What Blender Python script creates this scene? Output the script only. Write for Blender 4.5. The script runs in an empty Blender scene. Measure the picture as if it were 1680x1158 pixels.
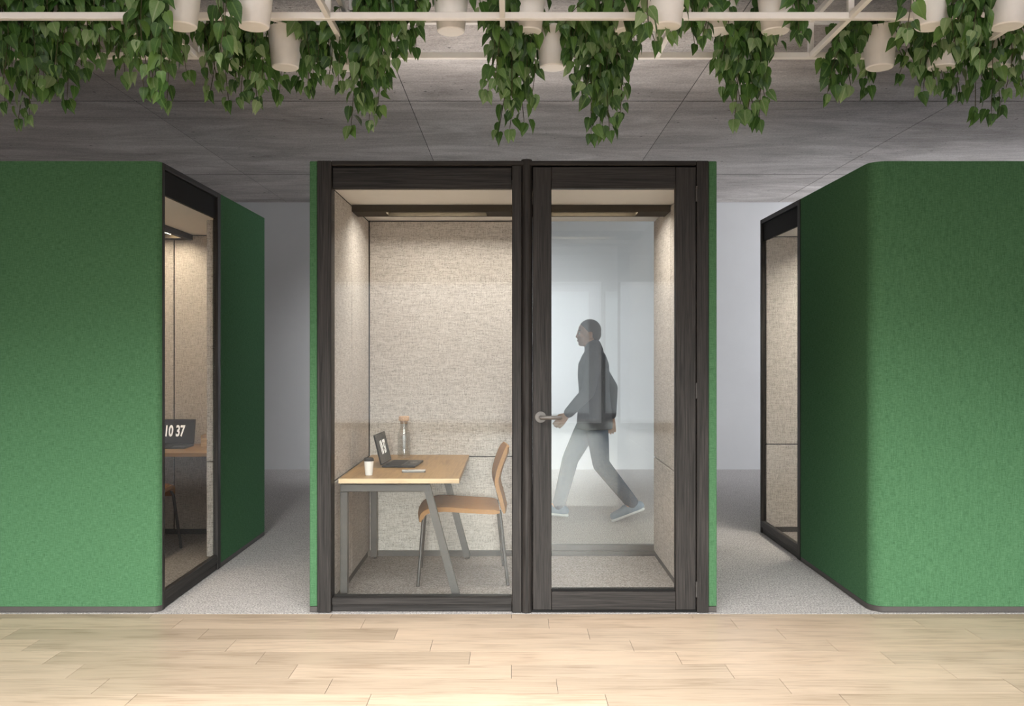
import bpy, bmesh, math, random
from mathutils import Vector, Matrix

SC = bpy.context.scene
COL = SC.collection
R = random.Random(7)
PI = math.pi

# ------------------------------------------------------------------ camera, world, light, exposure
CAM_D, CAM_Z, PXM = 5.0, 1.409, 302.4         # distance to the booth fronts, eye height, pixels per metre there
cam_data = bpy.data.cameras.new('camera')
cam_data.sensor_width = 36.0
cam_data.lens = 36.0 * (PXM * CAM_D) / 1680.0
cam_data.clip_start = 0.05
cam = bpy.data.objects.new('camera', cam_data)
cam.location = (0, -CAM_D, CAM_Z)
cam.rotation_euler = (PI / 2, 0, 0)
COL.objects.link(cam)
SC.camera = cam

world = bpy.data.worlds.new('world')
SC.world = world
world.use_nodes = True
bg = world.node_tree.nodes['Background']
bg.inputs[0].default_value = (0.78, 0.86, 1.0, 1)
bg.inputs[1].default_value = 0.55

SC.view_settings.view_transform = 'Standard'
SC.view_settings.look = 'None'
SC.view_settings.gamma = 1.0
SC.view_settings.use_curve_mapping = False
SC.view_settings.exposure = 0.0
try:
    SC.cycles.use_denoising = True
    SC.cycles.sample_clamp_indirect = 6.0
    SC.cycles.transparent_max_bounces = 24
    SC.cycles.caustics_reflective = False
    SC.cycles.caustics_refractive = False
except Exception:
    pass


def area(name, loc, rot, sx, sy, radiance, color=(1, 1, 1), spread=180):
    l = bpy.data.lights.new(name, 'AREA')
    l.shape = 'RECTANGLE'
    l.size, l.size_y = sx, sy
    l.energy = radiance * PI * sx * sy
    l.color = color
    l.spread = math.radians(spread)
    o = bpy.data.objects.new(name, l)
    o.location = loc
    o.rotation_euler = rot
    COL.objects.link(o)
    return o


# added soft overhead fill in front of the booths, no fixture of the room
area('overhead_fill', (0.0, -3.1, 3.20), (0, 0, 0), 3.6, 2.2, 9.6, (1.0, 0.98, 0.945), 130)
# invented lamp aimed at the booth feet so the fronts brighten downwards
area('booth_front_fill', (0.0, -3.8, 3.18), (math.radians(49), 0, 0), 8.0, 0.35, 3.4, (1.0, 0.975, 0.94), 60)
# low sun that comes in through the windows behind the viewer
sl = bpy.data.lights.new('low_sun', 'SUN')
sl.energy = 3.2
sl.angle = math.radians(8)
sl.color = (1.0, 0.985, 0.955)
so = bpy.data.objects.new('low_sun', sl)
so.rotation_euler = (math.radians(90 - 8.5), 0, math.radians(3))
COL.objects.link(so)
# added fill floating above the viewer, brightens the plants and the concrete ceiling
area('upward_fill', (0.6, -4.4, 2.35), (math.radians(90 + 31), 0, 0), 7.0, 0.25, 16.5, (1.0, 0.99, 0.975), 48)
# unseen fill laid on the middle booth's roof to brighten the ceiling
area('roof_fill', (0.05, 0.55, 2.47), (PI, 0, 0), 2.0, 0.9, 2.5, (1.0, 0.94, 0.89), 180)
# made-up lamp hidden behind the middle booth, brightens the corridor's rear wall
area('corridor_fill', (-0.35, 3.9, 3.18), (math.radians(47), 0, 0), 2.4, 0.5, 12.0, (0.97, 0.98, 1.0), 76)
# daylight in the two window openings behind the viewer
area('window_daylight', (-2.9, -11.96, 1.42), (PI / 2, 0, 0), 9.1, 2.6, 1.45, (0.97, 0.98, 1.0))
area('window_daylight', (4.6, -11.96, 1.42), (PI / 2, 0, 0), 5.2, 2.6, 1.45, (0.97, 0.98, 1.0))
# daylight from the corridor window at the right end
area('corridor_daylight', (7.40, 4.35, 1.55), (0, PI / 2 + 0.14, math.radians(-34)), 2.3, 3.0, 6.6, (0.93, 0.96, 1.0), 112)

# ------------------------------------------------------------------ materials
def new_mat(name):
    m = bpy.data.materials.new(name)
    m.use_nodes = True
    nt = m.node_tree
    b = nt.nodes['Principled BSDF']
    return m, nt, b


def nd(nt, kind, **kw):
    n = nt.nodes.new(kind)
    for k, v in kw.items():
        if k.startswith('i_'):
            key = k[2:]
            key = int(key) if key.isdigit() else key
            n.inputs[key].default_value = v
        else:
            setattr(n, k, v)
    return n


def ramp(nt, stops, src=None):
    n = nt.nodes.new('ShaderNodeValToRGB')
    el = n.color_ramp.elements
    while len(el) < len(stops):
        el.new(0.5)
    for e, (p, c) in zip(el, stops):
        e.position = p
        e.color = (c[0], c[1], c[2], 1) if not isinstance(c, (int, float)) else (c, c, c, 1)
    if src is not None:
        nt.links.new(src, n.inputs[0])
    return n


def noise(nt, vec, scale, detail=3, rough=0.55, stretch=None, dist=0.0):
    if stretch:
        mp = nd(nt, 'ShaderNodeMapping')
        mp.inputs['Scale'].default_value = stretch
        nt.links.new(vec, mp.inputs[0])
        vec = mp.outputs[0]
    n = nd(nt, 'ShaderNodeTexNoise')
    n.inputs['Scale'].default_value = scale
    n.inputs['Detail'].default_value = detail
    n.inputs['Roughness'].default_value = rough
    n.inputs['Distortion'].default_value = dist
    nt.links.new(vec, n.inputs['Vector'])
    return n.outputs['Fac']


def math_n(nt, op, a, b=None, c=None):
    n = nd(nt, 'ShaderNodeMath', operation=op)
    for i, v in enumerate((a, b, c)):
        if v is None:
            continue
        if isinstance(v, (int, float)):
            n.inputs[i].default_value = v
        else:
            nt.links.new(v, n.inputs[i])
    return n.outputs[0]


def mix_c(nt, fac, a, b, blend='MIX'):
    n = nd(nt, 'ShaderNodeMix', data_type='RGBA', blend_type=blend)
    for key, v in ((0, fac), (6, a), (7, b)):
        if isinstance(v, (int, float)):
            n.inputs[key].default_value = v
        elif isinstance(v, tuple):
            n.inputs[key].default_value = (v[0], v[1], v[2], 1)
        else:
            nt.links.new(v, n.inputs[key])
    return n.outputs[2]


def bump(nt, b, h, strength, dist):
    n = nd(nt, 'ShaderNodeBump')
    n.inputs['Strength'].default_value = strength
    n.inputs['Distance'].default_value = dist
    nt.links.new(h, n.inputs['Height'])
    nt.links.new(n.outputs[0], b.inputs['Normal'])


def obj_co(nt):
    return nd(nt, 'ShaderNodeTexCoord').outputs['Object']


def plain(name, col, rough=0.5, metal=0.0, spec=0.5, var=0.06, scale=30):
    m, nt, b = new_mat(name)
    f = noise(nt, obj_co(nt), scale)
    lo = tuple(c * (1 - var) for c in col)
    hi = tuple(min(1, c * (1 + var)) for c in col)
    r = ramp(nt, [(0.3, lo), (0.7, hi)], f)
    nt.links.new(r.outputs[0], b.inputs['Base Color'])
    b.inputs['Roughness'].default_value = rough
    b.inputs['Metallic'].default_value = metal
    b.inputs['Specular IOR Level'].default_value = spec
    return m


def emit(name, col, strength):
    m, nt, b = new_mat(name)
    b.inputs['Base Color'].default_value = (*col, 1)
    b.inputs['Emission Color'].default_value = (*col, 1)
    b.inputs['Emission Strength'].default_value = strength
    return m


def fabric(name, dark, mid, light, freq=230, contrast=1.0, bs=0.25, flecks=0.0):
    m, nt, b = new_mat(name)
    co = obj_co(nt)
    v = noise(nt, co, 1.0, 2, 0.6, (freq, freq, freq * 0.10))
    h = noise(nt, co, 1.0, 2, 0.6, (freq * 0.10, freq * 0.10, freq))
    g = noise(nt, co, freq * 0.9, 1)
    s = math_n(nt, 'ADD', math_n(nt, 'ADD', v, h), math_n(nt, 'MULTIPLY', g, 0.6))
    s = math_n(nt, 'MULTIPLY', s, 1 / 2.6)
    w = 0.13 / contrast
    r = ramp(nt, [(0.5 - w, dark), (0.5, mid), (0.5 + w, light)], s)
    colr = r.outputs[0]
    if flecks:
        fl = noise(nt, co, 1.0, 1, 0.5, (freq * 0.55, freq * 0.55, freq * 0.8))
        fm = ramp(nt, [(0.62, 0.0), (0.72, flecks)], fl).outputs[0]
        colr = mix_c(nt, fm, colr, tuple(c * 0.35 for c in mid))
    nt.links.new(colr, b.inputs['Base Color'])
    b.inputs['Roughness'].default_value = 0.95
    b.inputs['Specular IOR Level'].default_value = 0.04
    b.inputs['Sheen Weight'].default_value = 0.0
    bump(nt, b, s, bs, 0.002)
    return m


def dark_wood(name, axis):
    m, nt, b = new_mat(name)
    co = obj_co(nt)
    st = {'z': (150, 150, 3.5), 'x': (3.5, 150, 150)}[axis]
    a = noise(nt, co, 1.0, 4, 0.65, st, 0.6)
    st2 = {'z': (34, 34, 1.3), 'x': (1.3, 34, 34)}[axis]
    c = noise(nt, co, 1.0, 3, 0.5, st2, 1.4)
    s = math_n(nt, 'ADD', math_n(nt, 'MULTIPLY', a, 0.65), math_n(nt, 'MULTIPLY', c, 0.35))
    r = ramp(nt, [(0.36, (0.009, 0.008, 0.0077)), (0.5, (0.025, 0.0225, 0.0215)), (0.66, (0.049, 0.044, 0.042))], s)
    nt.links.new(r.outputs[0], b.inputs['Base Color'])
    b.inputs['Roughness'].default_value = 0.5
    b.inputs['Specular IOR Level'].default_value = 0.25
    bump(nt, b, s, 0.35, 0.002)
    return m


def oak(name, grain, base, rough=0.4, knots=True, per_object=True):
    m, nt, b = new_mat(name)
    co = obj_co(nt)
    if per_object:
        oi = nd(nt, 'ShaderNodeObjectInfo')
        cb = nd(nt, 'ShaderNodeCombineXYZ')
        nt.links.new(math_n(nt, 'MULTIPLY', oi.outputs['Random'], 57.0), cb.inputs[0])
        nt.links.new(math_n(nt, 'MULTIPLY', oi.outputs['Random'], 31.0), cb.inputs[1])
        ad = nd(nt, 'ShaderNodeVectorMath', operation='ADD')
        nt.links.new(co, ad.inputs[0])
        nt.links.new(cb.outputs[0], ad.inputs[1])
        co = ad.outputs[0]
    fine = noise(nt, co, 1.0, 4, 0.65, (3.2, 190, 190) if grain == 'x' else (190, 3.2, 190), 0.5)
    broad = noise(nt, co, 1.0, 5, 0.62, (1.5, 24, 24) if grain == 'x' else (24, 1.5, 24), 1.9)
    cloud = noise(nt, co, 1.0, 2, 0.5, (3.0, 9, 9) if grain == 'x' else (9, 3.0, 9), 0.5)
    dk = tuple(c * f for c, f in zip(base, (0.74, 0.71, 0.68)))
    lt = tuple(min(1, c * 1.10) for c in base)
    r1 = ramp(nt, [(0.36, dk), (0.50, base), (0.68, lt)], math_n(nt, 'ADD', math_n(nt, 'MULTIPLY', broad, 0.62), math_n(nt, 'MULTIPLY', cloud, 0.38))).outputs[0]
    r2 = ramp(nt, [(0.32, 0.84), (0.60, 1.04)], fine).outputs[0]
    colr = mix_c(nt, 0.85, r1, r2, 'MULTIPLY')
    if per_object:
        tint = ramp(nt, [(0.0, (0.80, 0.79, 0.76)), (0.35, (0.92, 0.915, 0.90)), (0.6, (1, 0.99, 0.97)), (1.0, (1.06, 1.03, 1.0))], oi.outputs['Random']).outputs[0]
        colr = mix_c(nt, 1.0, colr, tint, 'MULTIPLY')
    nt.links.new(colr, b.inputs['Base Color'])
    b.inputs['Roughness'].default_value = rough
    b.inputs['Specular IOR Level'].default_value = 0.4
    bump(nt, b, fine, 0.08, 0.001)
    return m


def concrete(name, rough_face):
    m, nt, b = new_mat(name)
    co = nd(nt, 'ShaderNodeNewGeometry').outputs['Position']
    oi = nd(nt, 'ShaderNodeObjectInfo')
    big = noise(nt, co, 1.0, 6, 0.62, (0.7, 1.9, 1), 1.2)
    streak = noise(nt, co, 1.0, 6, 0.72, (3.2, 24, 1), 0.5)
    grain = noise(nt, co, 85.0, 3, 0.75)
    s = math_n(nt, 'ADD', math_n(nt, 'MULTIPLY', big, 0.68), math_n(nt, 'MULTIPLY', streak, 0.32))
    r = ramp(nt, [(0.35, (0.33, 0.300, 0.282)), (0.5, (0.50, 0.462, 0.44)), (0.62, (0.64, 0.602, 0.578))], s).outputs[0]
    gr = ramp(nt, [(0.30, 0.70), (0.6, 1.10)], grain).outputs[0]
    colr = mix_c(nt, 0.9, r, gr, 'MULTIPLY')
    tint = ramp(nt, [(0.0, 0.88), (1.0, 1.08)], oi.outputs['Random']).outputs[0]
    colr = mix_c(nt, 1.0, colr, tint, 'MULTIPLY')
    pits = []
    for sc, lim in ((4.5, 0.055), (11.0, 0.075)):
        vo = nd(nt, 'ShaderNodeTexVoronoi')
        vo.inputs['Scale'].default_value = sc
        nt.links.new(co, vo.inputs['Vector'])
        wob = math_n(nt, 'ADD', vo.outputs['Distance'], math_n(nt, 'MULTIPLY', noise(nt, co, 45, 2), 0.10))
        pits.append(ramp(nt, [(lim + 0.03, 0.35), (lim + 0.06, 1.0)], wob).outputs[0])
    # small holes show only here and there
    here = ramp(nt, [(0.50, 1.0), (0.58, 0.0)], noise(nt, co, 1.3, 2)).outputs[0]
    pit2 = math_n(nt, 'MAXIMUM', pits[1], here)
    pit = math_n(nt, 'MULTIPLY', pits[0], pit2)
    colr = mix_c(nt, 1.0, colr, pit, 'MULTIPLY')
    nt.links.new(colr, b.inputs['Base Color'])
    b.inputs['Roughness'].default_value = 0.85
    b.inputs['Specular IOR Level'].default_value = 0.25
    if rough_face:
        h = noise(nt, co, 34.0, 4, 0.6, (1, 1.6, 1))
        bump(nt, b, h, 1.0, 0.03)
    else:
        bump(nt, b, math_n(nt, 'ADD', math_n(nt, 'ADD', grain, streak), pit), 0.5, 0.006)
    return m


def carpet_mat(name, lo, mid, hi):
    m, nt, b = new_mat(name)
    co = obj_co(nt)
    a = noise(nt, co, 1.0, 2, 0.75, (105, 80, 60))
    c = noise(nt, co, 1.0, 3, 0.6, (9, 45, 6))
    s = math_n(nt, 'ADD', math_n(nt, 'MULTIPLY', a, 0.84), math_n(nt, 'MULTIPLY', c, 0.16))
    r = ramp(nt, [(0.38, lo), (0.5, mid), (0.61, hi)], s)
    nt.links.new(r.outputs[0], b.inputs['Base Color'])
    b.inputs['Roughness'].default_value = 0.95
    b.inputs['Specular IOR Level'].default_value = 0.1
    bump(nt, b, s, 0.5, 0.004)
    return m


def pane_mat(name, tint=(0.97, 0.985, 0.98), base=0.035):
    m = bpy.data.materials.new(name)
    m.use_nodes = True
    nt = m.node_tree
    nt.nodes.remove(nt.nodes['Principled BSDF'])
    out = nt.nodes['Material Output']
    tr = nd(nt, 'ShaderNodeBsdfTransparent')
    tr.inputs[0].default_value = (*tint, 1)
    gl = nd(nt, 'ShaderNodeBsdfGlossy')
    gl.inputs['Roughness'].default_value = 0.0
    lw = nd(nt, 'ShaderNodeLayerWeight')
    lw.inputs[0].default_value = 0.5
    f = math_n(nt, 'POWER', lw.outputs['Facing'], 4.0)
    f = math_n(nt, 'MULTIPLY_ADD', f, 0.14, base)
    mx = nd(nt, 'ShaderNodeMixShader')
    nt.links.new(f, mx.inputs[0])
    nt.links.new(tr.outputs[0], mx.inputs[1])
    nt.links.new(gl.outputs[0], mx.inputs[2])
    nt.links.new(mx.outputs[0], out.inputs[0])
    return m


def leaf_mat(name, stops, rib):
    m, nt, b = new_mat(name)
    co = obj_co(nt)
    oi = nd(nt, 'ShaderNodeObjectInfo')
    base = ramp(nt, stops, oi.outputs['Random']).outputs[0]
    sx = nd(nt, 'ShaderNodeSeparateXYZ')
    nt.links.new(co, sx.inputs[0])
    ax = math_n(nt, 'ABSOLUTE', sx.outputs[0])
    mid = ramp(nt, [(0.0, 1.0), (0.055, 0.0)], ax).outputs[0]
    # side veins: stripes that run outwards and forwards from the midrib
    ph = math_n(nt, 'SUBTRACT', sx.outputs[1], math_n(nt, 'MULTIPLY', ax, 0.9))
    vein = math_n(nt, 'ABSOLUTE', math_n(nt, 'SINE', math_n(nt, 'MULTIPLY', ph, 24.0)))
    vein = ramp(nt, [(0.0, 0.5), (0.30, 0.0)], vein).outputs[0]
    blot = ramp(nt, [(0.45, 0.0), (0.75, 0.35)], noise(nt, co, 3.0, 3)).outputs[0]
    f = math_n(nt, 'MAXIMUM', math_n(nt, 'MAXIMUM', math_n(nt, 'MULTIPLY', mid, 0.7), math_n(nt, 'MULTIPLY', vein, 0.6)), blot)
    colr = mix_c(nt, f, base, rib)
    nt.links.new(colr, b.inputs['Base Color'])
    b.inputs['Roughness'].default_value = 0.38
    b.inputs['Specular IOR Level'].default_value = 0.45
    out = nt.nodes['Material Output']
    tl = nd(nt, 'ShaderNodeBsdfTranslucent')
    nt.links.new(colr, tl.inputs[0])
    mx = nd(nt, 'ShaderNodeMixShader')
    mx.inputs[0].default_value = 0.22
    nt.links.new(b.outputs[0], mx.inputs[1])
    nt.links.new(tl.outputs[0], mx.inputs[2])
    nt.links.new(mx.outputs[0], out.inputs[0])
    return m


M = {}
M['green'] = fabric('green_wool', (0.040, 0.108, 0.052), (0.072, 0.172, 0.086), (0.108, 0.232, 0.124), 300, 0.75)
M['cream'] = fabric('oatmeal_weave', (0.33, 0.295, 0.265), (0.545, 0.500, 0.462), (0.70, 0.655, 0.615), 190, 0.95, 0.25, 0.7)
M['wood_v'] = dark_wood('black_ash_upright', 'z')
M['wood_h'] = dark_wood('black_ash_level', 'x')
M['black'] = plain('black_satin', (0.012, 0.012, 0.012), 0.75, spec=0.2)
M['skirting'] = plain('black_skirting', (0.030, 0.028, 0.027), 0.5)
M['plinth'] = plain('dark_plinth', (0.060, 0.053, 0.050), 0.5)
M['black_metal'] = plain('black_powder_coat', (0.030, 0.029, 0.029), 0.42)
M['grey_metal'] = plain('dark_grey_metal', (0.046, 0.044, 0.043), 0.42, 0.0)
M['handle'] = plain('brushed_grey_metal', (0.13, 0.122, 0.115), 0.45, 0.3)
M['white_metal'] = plain('white_powder_coat', (0.86, 0.84, 0.82), 0.45, var=0.02)
M['pot'] = plain('matt_white_ceramic', (0.85, 0.83, 0.81), 0.55, var=0.02)
M['soil'] = plain('potting_soil', (0.03, 0.022, 0.016), 0.95, var=0.4)
M['strip'] = plain('cream_ceiling_lacquer', (0.88, 0.85, 0.83), 0.6, var=0.02)
M['wall'] = plain('painted_wall', (0.66, 0.66, 0.675), 0.8, var=0.02, scale=3)
M['oak_desk'] = oak('oak_desktop', 'y', (0.375, 0.222, 0.092), 0.38, per_object=False)
M['oak_edge'] = oak('oak_desk_edge', 'x', (0.70, 0.53, 0.34), 0.45, per_object=False)
M['oak_floor'] = oak('oak_plank', 'x', (0.555, 0.445, 0.345), 0.36)
M['concrete'] = concrete('board_cast_concrete', False)
M['concrete_rough'] = concrete('rough_cast_concrete', True)
M['concrete_dark'] = plain('joint_filler', (0.075, 0.070, 0.066), 0.9)
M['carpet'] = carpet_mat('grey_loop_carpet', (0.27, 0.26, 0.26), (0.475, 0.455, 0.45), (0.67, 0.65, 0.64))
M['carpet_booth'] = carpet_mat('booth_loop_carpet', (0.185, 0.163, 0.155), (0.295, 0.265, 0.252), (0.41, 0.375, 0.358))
M['bar_black'] = plain('matt_black_bar', (0.038, 0.030, 0.020), 0.85, spec=0.08)
M['glass'] = pane_mat('clear_pane')
M['bottle_glass'] = pane_mat('bottle_glass', (0.97, 0.975, 0.975), 0.13)
M['cork'] = plain('cork', (0.56, 0.36, 0.22), 0.8, var=0.2, scale=90)
M['water'] = pane_mat('water', (0.97, 0.975, 0.975), 0.03)
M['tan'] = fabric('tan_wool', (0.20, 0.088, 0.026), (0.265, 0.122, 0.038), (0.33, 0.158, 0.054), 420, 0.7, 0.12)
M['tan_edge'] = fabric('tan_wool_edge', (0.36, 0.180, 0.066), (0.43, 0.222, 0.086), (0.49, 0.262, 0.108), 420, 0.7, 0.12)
M['laptop'] = plain('black_aluminium', (0.022, 0.022, 0.024), 0.35, 0.3)
M['screen'] = plain('dark_screen', (0.008, 0.008, 0.010), 0.25)
M['keys'] = plain('key_plastic', (0.010, 0.010, 0.011), 0.6)
M['digits'] = emit('lit_digits', (0.92, 0.88, 0.84), 0.45)
M['paper_white'] = plain('white_paper_cup', (0.82, 0.80, 0.78), 0.5, var=0.02)
M['lid'] = plain('black_lid', (0.018, 0.017, 0.017), 0.35)
M['phone'] = plain('white_glass_phone', (0.80, 0.79, 0.78), 0.12, var=0.02)
M['led'] = emit('warm_led', (1.0, 0.925, 0.82), 76.0)
M['led_left'] = emit('warm_led_dimmed', (1.0, 0.82, 0.60), 55.0)
M['led_right'] = emit('warm_led_bright', (1.0, 0.92, 0.80), 140.0)
M['vine'] = plain('vine_stem', (0.060, 0.055, 0.022), 0.7, var=0.3)
M['skin'] = plain('skin', (0.56, 0.33, 0.235), 0.5, var=0.04)
M['hair'] = plain('dark_hair', (0.045, 0.034, 0.028), 0.6, var=0.4, scale=160)
M['jacket'] = fabric('charcoal_jacket', (0.075, 0.078, 0.092), (0.115, 0.118, 0.138), (0.16, 0.163, 0.185), 300, 0.8)
M['jeans'] = fabric('denim', (0.045, 0.068, 0.110), (0.075, 0.105, 0.155), (0.115, 0.150, 0.21), 400, 0.8)
M['sneaker'] = plain('blue_grey_sneaker', (0.20, 0.27, 0.36), 0.6)
M['sole'] = plain('white_sole', (0.72, 0.74, 0.76), 0.5)
M['eye_white'] = plain('eye', (0.7, 0.68, 0.66), 0.2)
M['iris'] = plain('iris', (0.04, 0.03, 0.025), 0.2)
M['lip'] = plain('lip', (0.42, 0.19, 0.15), 0.5)
LEAF = [
    leaf_mat('pothos_leaf', [(0.0, (0.020, 0.062, 0.013)), (0.4, (0.037, 0.106, 0.019)), (0.75, (0.066, 0.158, 0.029)), (1.0, (0.135, 0.25, 0.055))], (0.17, 0.30, 0.085)),
    leaf_mat('pale_pothos_leaf', [(0.0, (0.11, 0.23, 0.06)), (0.6, (0.17, 0.29, 0.10)), (1.0, (0.25, 0.36, 0.16))], (0.38, 0.46, 0.27)),
]

# ------------------------------------------------------------------ helpers
class MB:
    def __init__(self):
        self.bm = bmesh.new()

    def box(self, x0, x1, y0, y1, z0, z1, bev=0.0, mi=0):
        m = Matrix.Translation(((x0 + x1) / 2, (y0 + y1) / 2, (z0 + z1) / 2)) @ Matrix.Diagonal((abs(x1 - x0), abs(y1 - y0), abs(z1 - z0), 1))
        return self.mbox(m, bev, mi)

    def mbox(self, m, bev=0.0, mi=0):
        t = bmesh.new()
        bmesh.ops.create_cube(t, size=1.0, matrix=m)
        if bev:
            bmesh.ops.bevel(t, geom=t.edges[:], offset=bev, segments=1, affect='EDGES', profile=0.5)
        self.merge(t, mi)
        return self

    def merge(self, t, mi=0):
        mp = {}
        for v in t.verts:
            mp[v] = self.bm.verts.new(v.co)
        for f in t.faces:
            try:
                nf = self.bm.faces.new([mp[v] for v in f.verts])
                nf.material_index = mi
            except ValueError:
                pass
        t.free()

    def bar(self, p0, p1, w, h, up=(0, 0, 1), bev=0.0, mi=0):
        p0, p1, up = Vector(p0), Vector(p1), Vector(up)
        d = (p1 - p0)
        L = d.length
        d.normalize()
        s = d.cross(up).normalized()
        u = s.cross(d).normalized()
        m = Matrix((s, d, u)).transposed().to_4x4()
        m.translation = (p0 + p1) / 2
        return self.mbox(m @ Matrix.Diagonal((w, L, h, 1)), bev, mi)

    def tube(self, pts, rad, n=8, mi=0, cap=True):
        pts = [Vector(p) for p in pts]
        if not isinstance(rad, (list, tuple)):
            rad = [rad] * len(pts)
        rings = []
        ref = Vector((0.31, 0.9, 0.23)).normalized()
        for i, p in enumerate(pts):
            d = (pts[min(i + 1, len(pts) - 1)] - pts[max(i - 1, 0)])
            if d.length < 1e-9:
                d = Vector((0, 0, 1))
            d.normalize()
            a = d.cross(ref)
            if a.length < 1e-3:
                a = d.cross(Vector((1, 0, 0)))
            a.normalize()
            c = d.cross(a)
            rings.append([self.bm.verts.new(p + (a * math.cos(2 * PI * k / n) + c * math.sin(2 * PI * k / n)) * rad[i]) for k in range(n)])
        for a, b in zip(rings, rings[1:]):
            for k in range(n):
                f = self.bm.faces.new((a[k], a[(k + 1) % n], b[(k + 1) % n], b[k]))
                f.material_index = mi
        if cap:
            for rg in (rings[0][::-1], rings[-1]):
                f = self.bm.faces.new(rg)
                f.material_index = mi
        return self

    def lathe(self, prof, c=(0, 0, 0), n=32, mi=0, close=False):
        c = Vector(c)
        rings = []
        for r, z in prof:
            if r < 1e-6:
                rings.append([self.bm.verts.new(c + Vector((0, 0, z)))])
            else:
                rings.append([self.bm.verts.new(c + Vector((r * math.cos(2 * PI * k / n), r * math.sin(2 * PI * k / n), z))) for k in range(n)])
        for a, b in zip(rings, rings[1:]):
            for k in range(n):
                k2 = (k + 1) % n
                if len(a) == 1 and len(b) == 1:
                    continue
                if len(a) == 1:
                    vs = (a[0], b[k2], b[k])
                elif len(b) == 1:
                    vs = (a[k], a[k2], b[0])
                else:
                    vs = (a[k], a[k2], b[k2], b[k])
                f = self.bm.faces.new(vs)
                f.material_index = mi
        return self

    def prism(self, poly, z0, z1, mi=0, axis='z'):
        def P(a, b, t):
            return {'z': (a, b, t), 'y': (a, t, b), 'x': (t, a, b)}[axis]
        lo = [self.bm.verts.new(P(a, b, z0)) for a, b in poly]
        hi = [self.bm.verts.new(P(a, b, z1)) for a, b in poly]
        n = len(poly)
        for i in range(n):
            f = self.bm.faces.new((lo[i], lo[(i + 1) % n], hi[(i + 1) % n], hi[i]))
            f.material_index = mi
        for vs in (lo[::-1], hi):
            f = self.bm.faces.new(vs)
            f.material_index = mi
        return self

    def ball(self, c, r, seg=16, mi=0):
        t = bmesh.new()
        if isinstance(r, (int, float)):
            r = (r, r, r)
        bmesh.ops.create_uvsphere(t, u_segments=seg, v_segments=max(6, seg // 2), radius=1.0,
                                  matrix=Matrix.Translation(c) @ Matrix.Diagonal((*r, 1)))
        self.merge(t, mi)
        return self

    def build(self, name, mat, parent=None, smooth=False, kind=None):
        bmesh.ops.recalc_face_normals(self.bm, faces=self.bm.faces[:])
        me = bpy.data.meshes.new(name)
        self.bm.to_mesh(me)
        self.bm.free()
        for m in (mat if isinstance(mat, (list, tuple)) else [mat]):
            me.materials.append(M[m] if isinstance(m, str) else m)
        if smooth:
            me.polygons.foreach_set('use_smooth', [True] * len(me.polygons))
            me.set_sharp_from_angle(angle=math.radians(38))
        o = bpy.data.objects.new(name, me)
        COL.objects.link(o)
        if parent:
            o.parent = parent
        if kind:
            o['kind'] = kind
        return o


def world_to(o, root):
    """the mesh of o is in world coordinates: keep it there under its root"""
    o.matrix_parent_inverse = Matrix.Translation(-Vector(root.location))
    return o


def empty(name, loc, rz=0.0):
    o = bpy.data.objects.new(name, None)
    o.location = loc
    o.rotation_euler = (0, 0, rz)
    o.empty_display_size = 0.1
    COL.objects.link(o)
    return o


def tag(o, label, cat, group=None):
    o['label'] = label
    o['category'] = cat
    if group:
        o['group'] = group
    return o


def copy_tree(o, parent=None):
    c = o.copy()
    COL.objects.link(c)
    if parent:
        c.parent = parent
    for ch in list(o.children):
        copy_tree(ch, c)
    return c


def B(name, mat, parent, x0, x1, y0, y1, z0, z1, bev=0.0):
    return MB().box(x0, x1, y0, y1, z0, z1, bev).build(name, mat, parent)


def at(px, py, r):
    """a point seen at this place of the photograph, r times as far off as the booth fronts"""
    return Vector(((px - 840) / PXM * r, (r - 1) * CAM_D, CAM_Z + (579 - py) / PXM * r))


# ------------------------------------------------------------------ the setting
H_ROOM = 3.23
Y_BACK, Y_FRONT = 6.15, -12.0
XL, XR = -7.5, 7.5
o = MB().box(XL - .2, XR + .2, Y_FRONT - .2, Y_BACK + .2, H_ROOM + 0.0025, H_ROOM + 0.20).build('ceiling', 'concrete_dark', kind='structure')
ceil = o
xs = [-0.745 + 1.98 * k for k in range(-4, 6)]
xs[0], xs[-1] = XL, XR
ys = [Y_FRONT, -9.8, -7.05, -4.3, -1.9, 0.71, 1.67, 4.42, Y_BACK]
for i in range(len(xs) - 1):
    for j in range(len(ys) - 1):
        g, gy = 0.0032, 0.011
        B('concrete_panel', 'concrete_rough' if ys[j + 1] <= 0.72 else 'concrete', ceil,
          xs[i] + g, xs[i + 1] - g, ys[j] + gy, ys[j + 1] - gy, H_ROOM + R.uniform(0, 0.001), H_ROOM + 0.0024)

floor = MB().box(XL - .2, XR + .2, Y_FRONT - .2, Y_BACK + .2, -0.14, -0.0035).build('floor', 'plinth', kind='structure')
Y_WOOD = -0.023
PW, PL = 0.1805, 0.966
mesh_plank = {}
for k in range(-1, 13):
    y1 = min(-0.107 - PW * k, Y_WOOD)
    y0 = -0.107 - PW * (k + 1)
    off = (-0.775 + 0.1932 * k) % PL
    n0 = math.floor((-6.2 - off) / PL)
    for n in range(n0, n0 + 13):
        x0 = off + n * PL
        key = round(y1 - y0, 3)
        if key not in mesh_plank:
            p = MB().box(0.0011, PL - 0.0011, 0.0008, (y1 - y0) - 0.0008, -0.0034, 0.0).build('plank', 'oak_floor', floor)
            mesh_plank[key] = p.data
        else:
            p = bpy.data.objects.new('plank', mesh_plank[key])
            COL.objects.link(p)
            p.parent = floor
        p.location = (x0, y0, R.uniform(-0.0002, 0.0002))
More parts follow.
